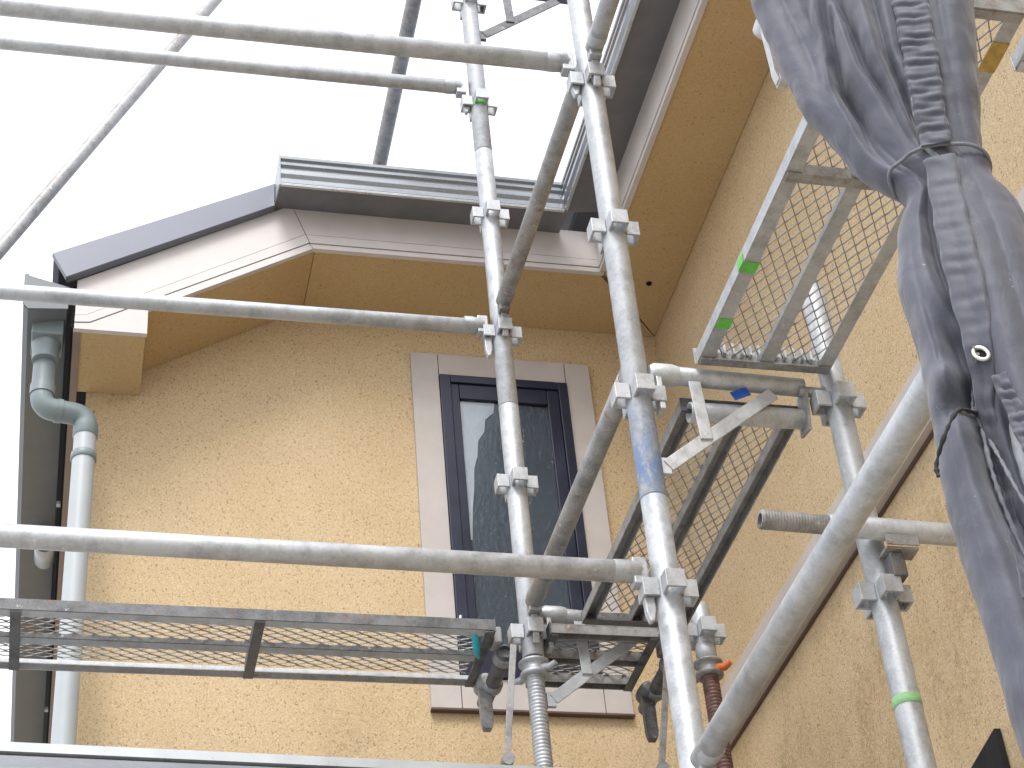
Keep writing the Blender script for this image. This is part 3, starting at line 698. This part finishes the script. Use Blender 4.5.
# hem sleeves: ruffled bands down the front
def band(lp, rp, name, off, ruf, per, steps, cross=14):
    def at(tab, z):
        for a, b in zip(tab[:-1], tab[1:]):
            if a[1] >= z >= b[1]: k = (a[1]-z)/(a[1]-b[1]); return a[0]+(b[0]-a[0])*k
        return tab[-1][0] if z < tab[-1][1] else tab[0][0]
    zt_, zb_ = min(lp[0][1], rp[0][1]), max(lp[-1][1], rp[-1][1])
    vs = []; random.seed(3)
    phs = [random.uniform(-1, 1) for _ in range(9)]
    for i in range(steps+1):
        z = zt_+(zb_-zt_)*i/steps; a, b = at(lp, z), at(rp, z)
        for j in range(cross+1):
            v = j/cross; la = a+(b-a)*v
            P = fpt(a*.5+b*.5, z, 0)*.65 + fpt(la, z, 0)*.35 ; base = fpt(la, z, 0)
            ctr = fpt((a+b)/2, z, 0); dep = (Vector((base.x, base.y))-AX).dot(NN); dc = (Vector((ctr.x, ctr.y))-AX).dot(NN)
            dd = min(dep, dc)*.5+dc*.5
            bulge = off + .004*(4*v*(1-v))**.5
            w_ = sin(2*pi*z/per+1.9*sin(z*31+v*2.2)+v*1.3)*.6+sin(2*pi*z/(per*.61)+phs[1]*3+v*2.7)*.35
            rr = ruf*w_*(4*v*(1-v))**.35
            p = AX + TT*(la+.0012*sin(z*90+phs[2])) + NN*(dd-bulge-rr)
            vs.append(Vector((p.x, p.y, z-.004*(v-.5))))
    c = cross+1; fs = [(i*c+j, i*c+j+1, (i+1)*c+j+1, (i+1)*c+j) for i in range(steps) for j in range(cross)]
    mm = MB().add(vs, fs, True); ob = mm.build(name, 'hem', sh)
    sm = ob.modifiers.new('thick', 'SOLIDIFY'); sm.thickness = .0025; sm.offset = 0
    return ob
band([(.03, 2.42), (0.023, 2.227), (0.005, 2.101), (-0.003, 1.998), (-0.011, 1.899), (-0.016, 1.812)], [(.075, 2.42), (0.07, 2.203), (0.052, 2.078), (0.043, 1.976), (0.031, 1.88), (0.022, 1.80)], 'hem_band', .010, .0032, .021, 260)
band([(-0.016, 1.800), (-0.022, 1.731), (-0.029, 1.643), (-0.033, 1.541), (-0.034, 1.451), (-0.040, 1.382), (-0.046, 1.278), (-0.051, 1.1)], [(0.025, 1.794), (0.019, 1.714), (0.016, 1.625), (0.012, 1.524), (-0.002, 1.439), (-0.020, 1.375), (-0.030, 1.274), (-0.030, 1.1)], 'hem_band', .010, .0014, .034, 240)
band([(-.012, 1.40), (-0.004, 1.29), (0.004, 1.2), (.012, 1.1), (.016, .9)], [(0.006, 1.40), (0.020, 1.29), (0.030, 1.2), (.038, 1.1), (.042, .9)], 'hem_band', .007, .0035, .022, 200)
# tie cord, loops and eyelets
MB().sweep([cpoint(2*pi*i/40, 1.795+.020*sin(pi*min(1, i/20)), .010) for i in range(41)], .0030, 8, False).build('tie_cord', 'rope', sh)
def rope(pts, r, mat, off=.020):
    P = [fpt(a, b, off) for a, b in pts]; Q_ = []
    for i in range(len(P)-1):
        p0, p1_, p2_, p3_ = P[max(i-1, 0)], P[i], P[i+1], P[min(i+2, len(P)-1)]
        for k in range(8):
            s = k/8; Q_.append(.5*((2*p1_)+(p2_-p0)*s+(2*p0-5*p1_+4*p2_-p3_)*s*s+(3*p1_-p0-3*p2_+p3_)*s**3))
    Q_.append(P[-1]); MB().sweep(Q_, r, 10, True, [r*(1+.28*sin(i*1.9)+.2*sin(i*.73+1)) for i in range(len(Q_))]).build('cord', mat, sh)
rope([(-0.021, 1.445), (-0.030, 1.442), (-0.040, 1.405), (-0.043, 1.379), (-0.037, 1.342), (-0.030, 1.294), (-0.022, 1.241), (-0.012, 1.196), (0.0, 1.12)], .0024, 'rope', .030)
rope([(-0.021, 1.436), (-0.037, 1.425), (-0.046, 1.40), (-0.044, 1.379), (-0.062, 1.358)], .0022, 'rope', .030)
rope([(-0.043, 1.379), (-0.062, 1.358), (-0.084, 1.327), (-0.104, 1.304), (-0.125, 1.286)], .0026, 'darkrope', .036)
rope([(-0.040, 1.379), (-0.044, 1.322), (-0.044, 1.277), (-0.041, 1.232), (-0.034, 1.17), (-.02, 1.09)], .0030, 'rope', .026)
def eyelet(lat, z):
    c = fpt(lat, z, .0235); D = Vector((-NN.x, -NN.y, -.15)).normalized(); a = D.orthogonal().normalized(); b = D.cross(a)
    MB().sweep([c+a*(.0070*cos(t*2*pi/24))+b*(.0105*sin(t*2*pi/24)) for t in range(25)], .0026, 8, False).build('eyelet', 'eyelet', sh)
    MB().lathe(c-D*.002, c-D*.0005, [(0, .0062), (.0015, .0062)], 16).build('eyelet_hole', 'black', sh)
eyelet(.004, 1.792); eyelet(-.017, 1.436)
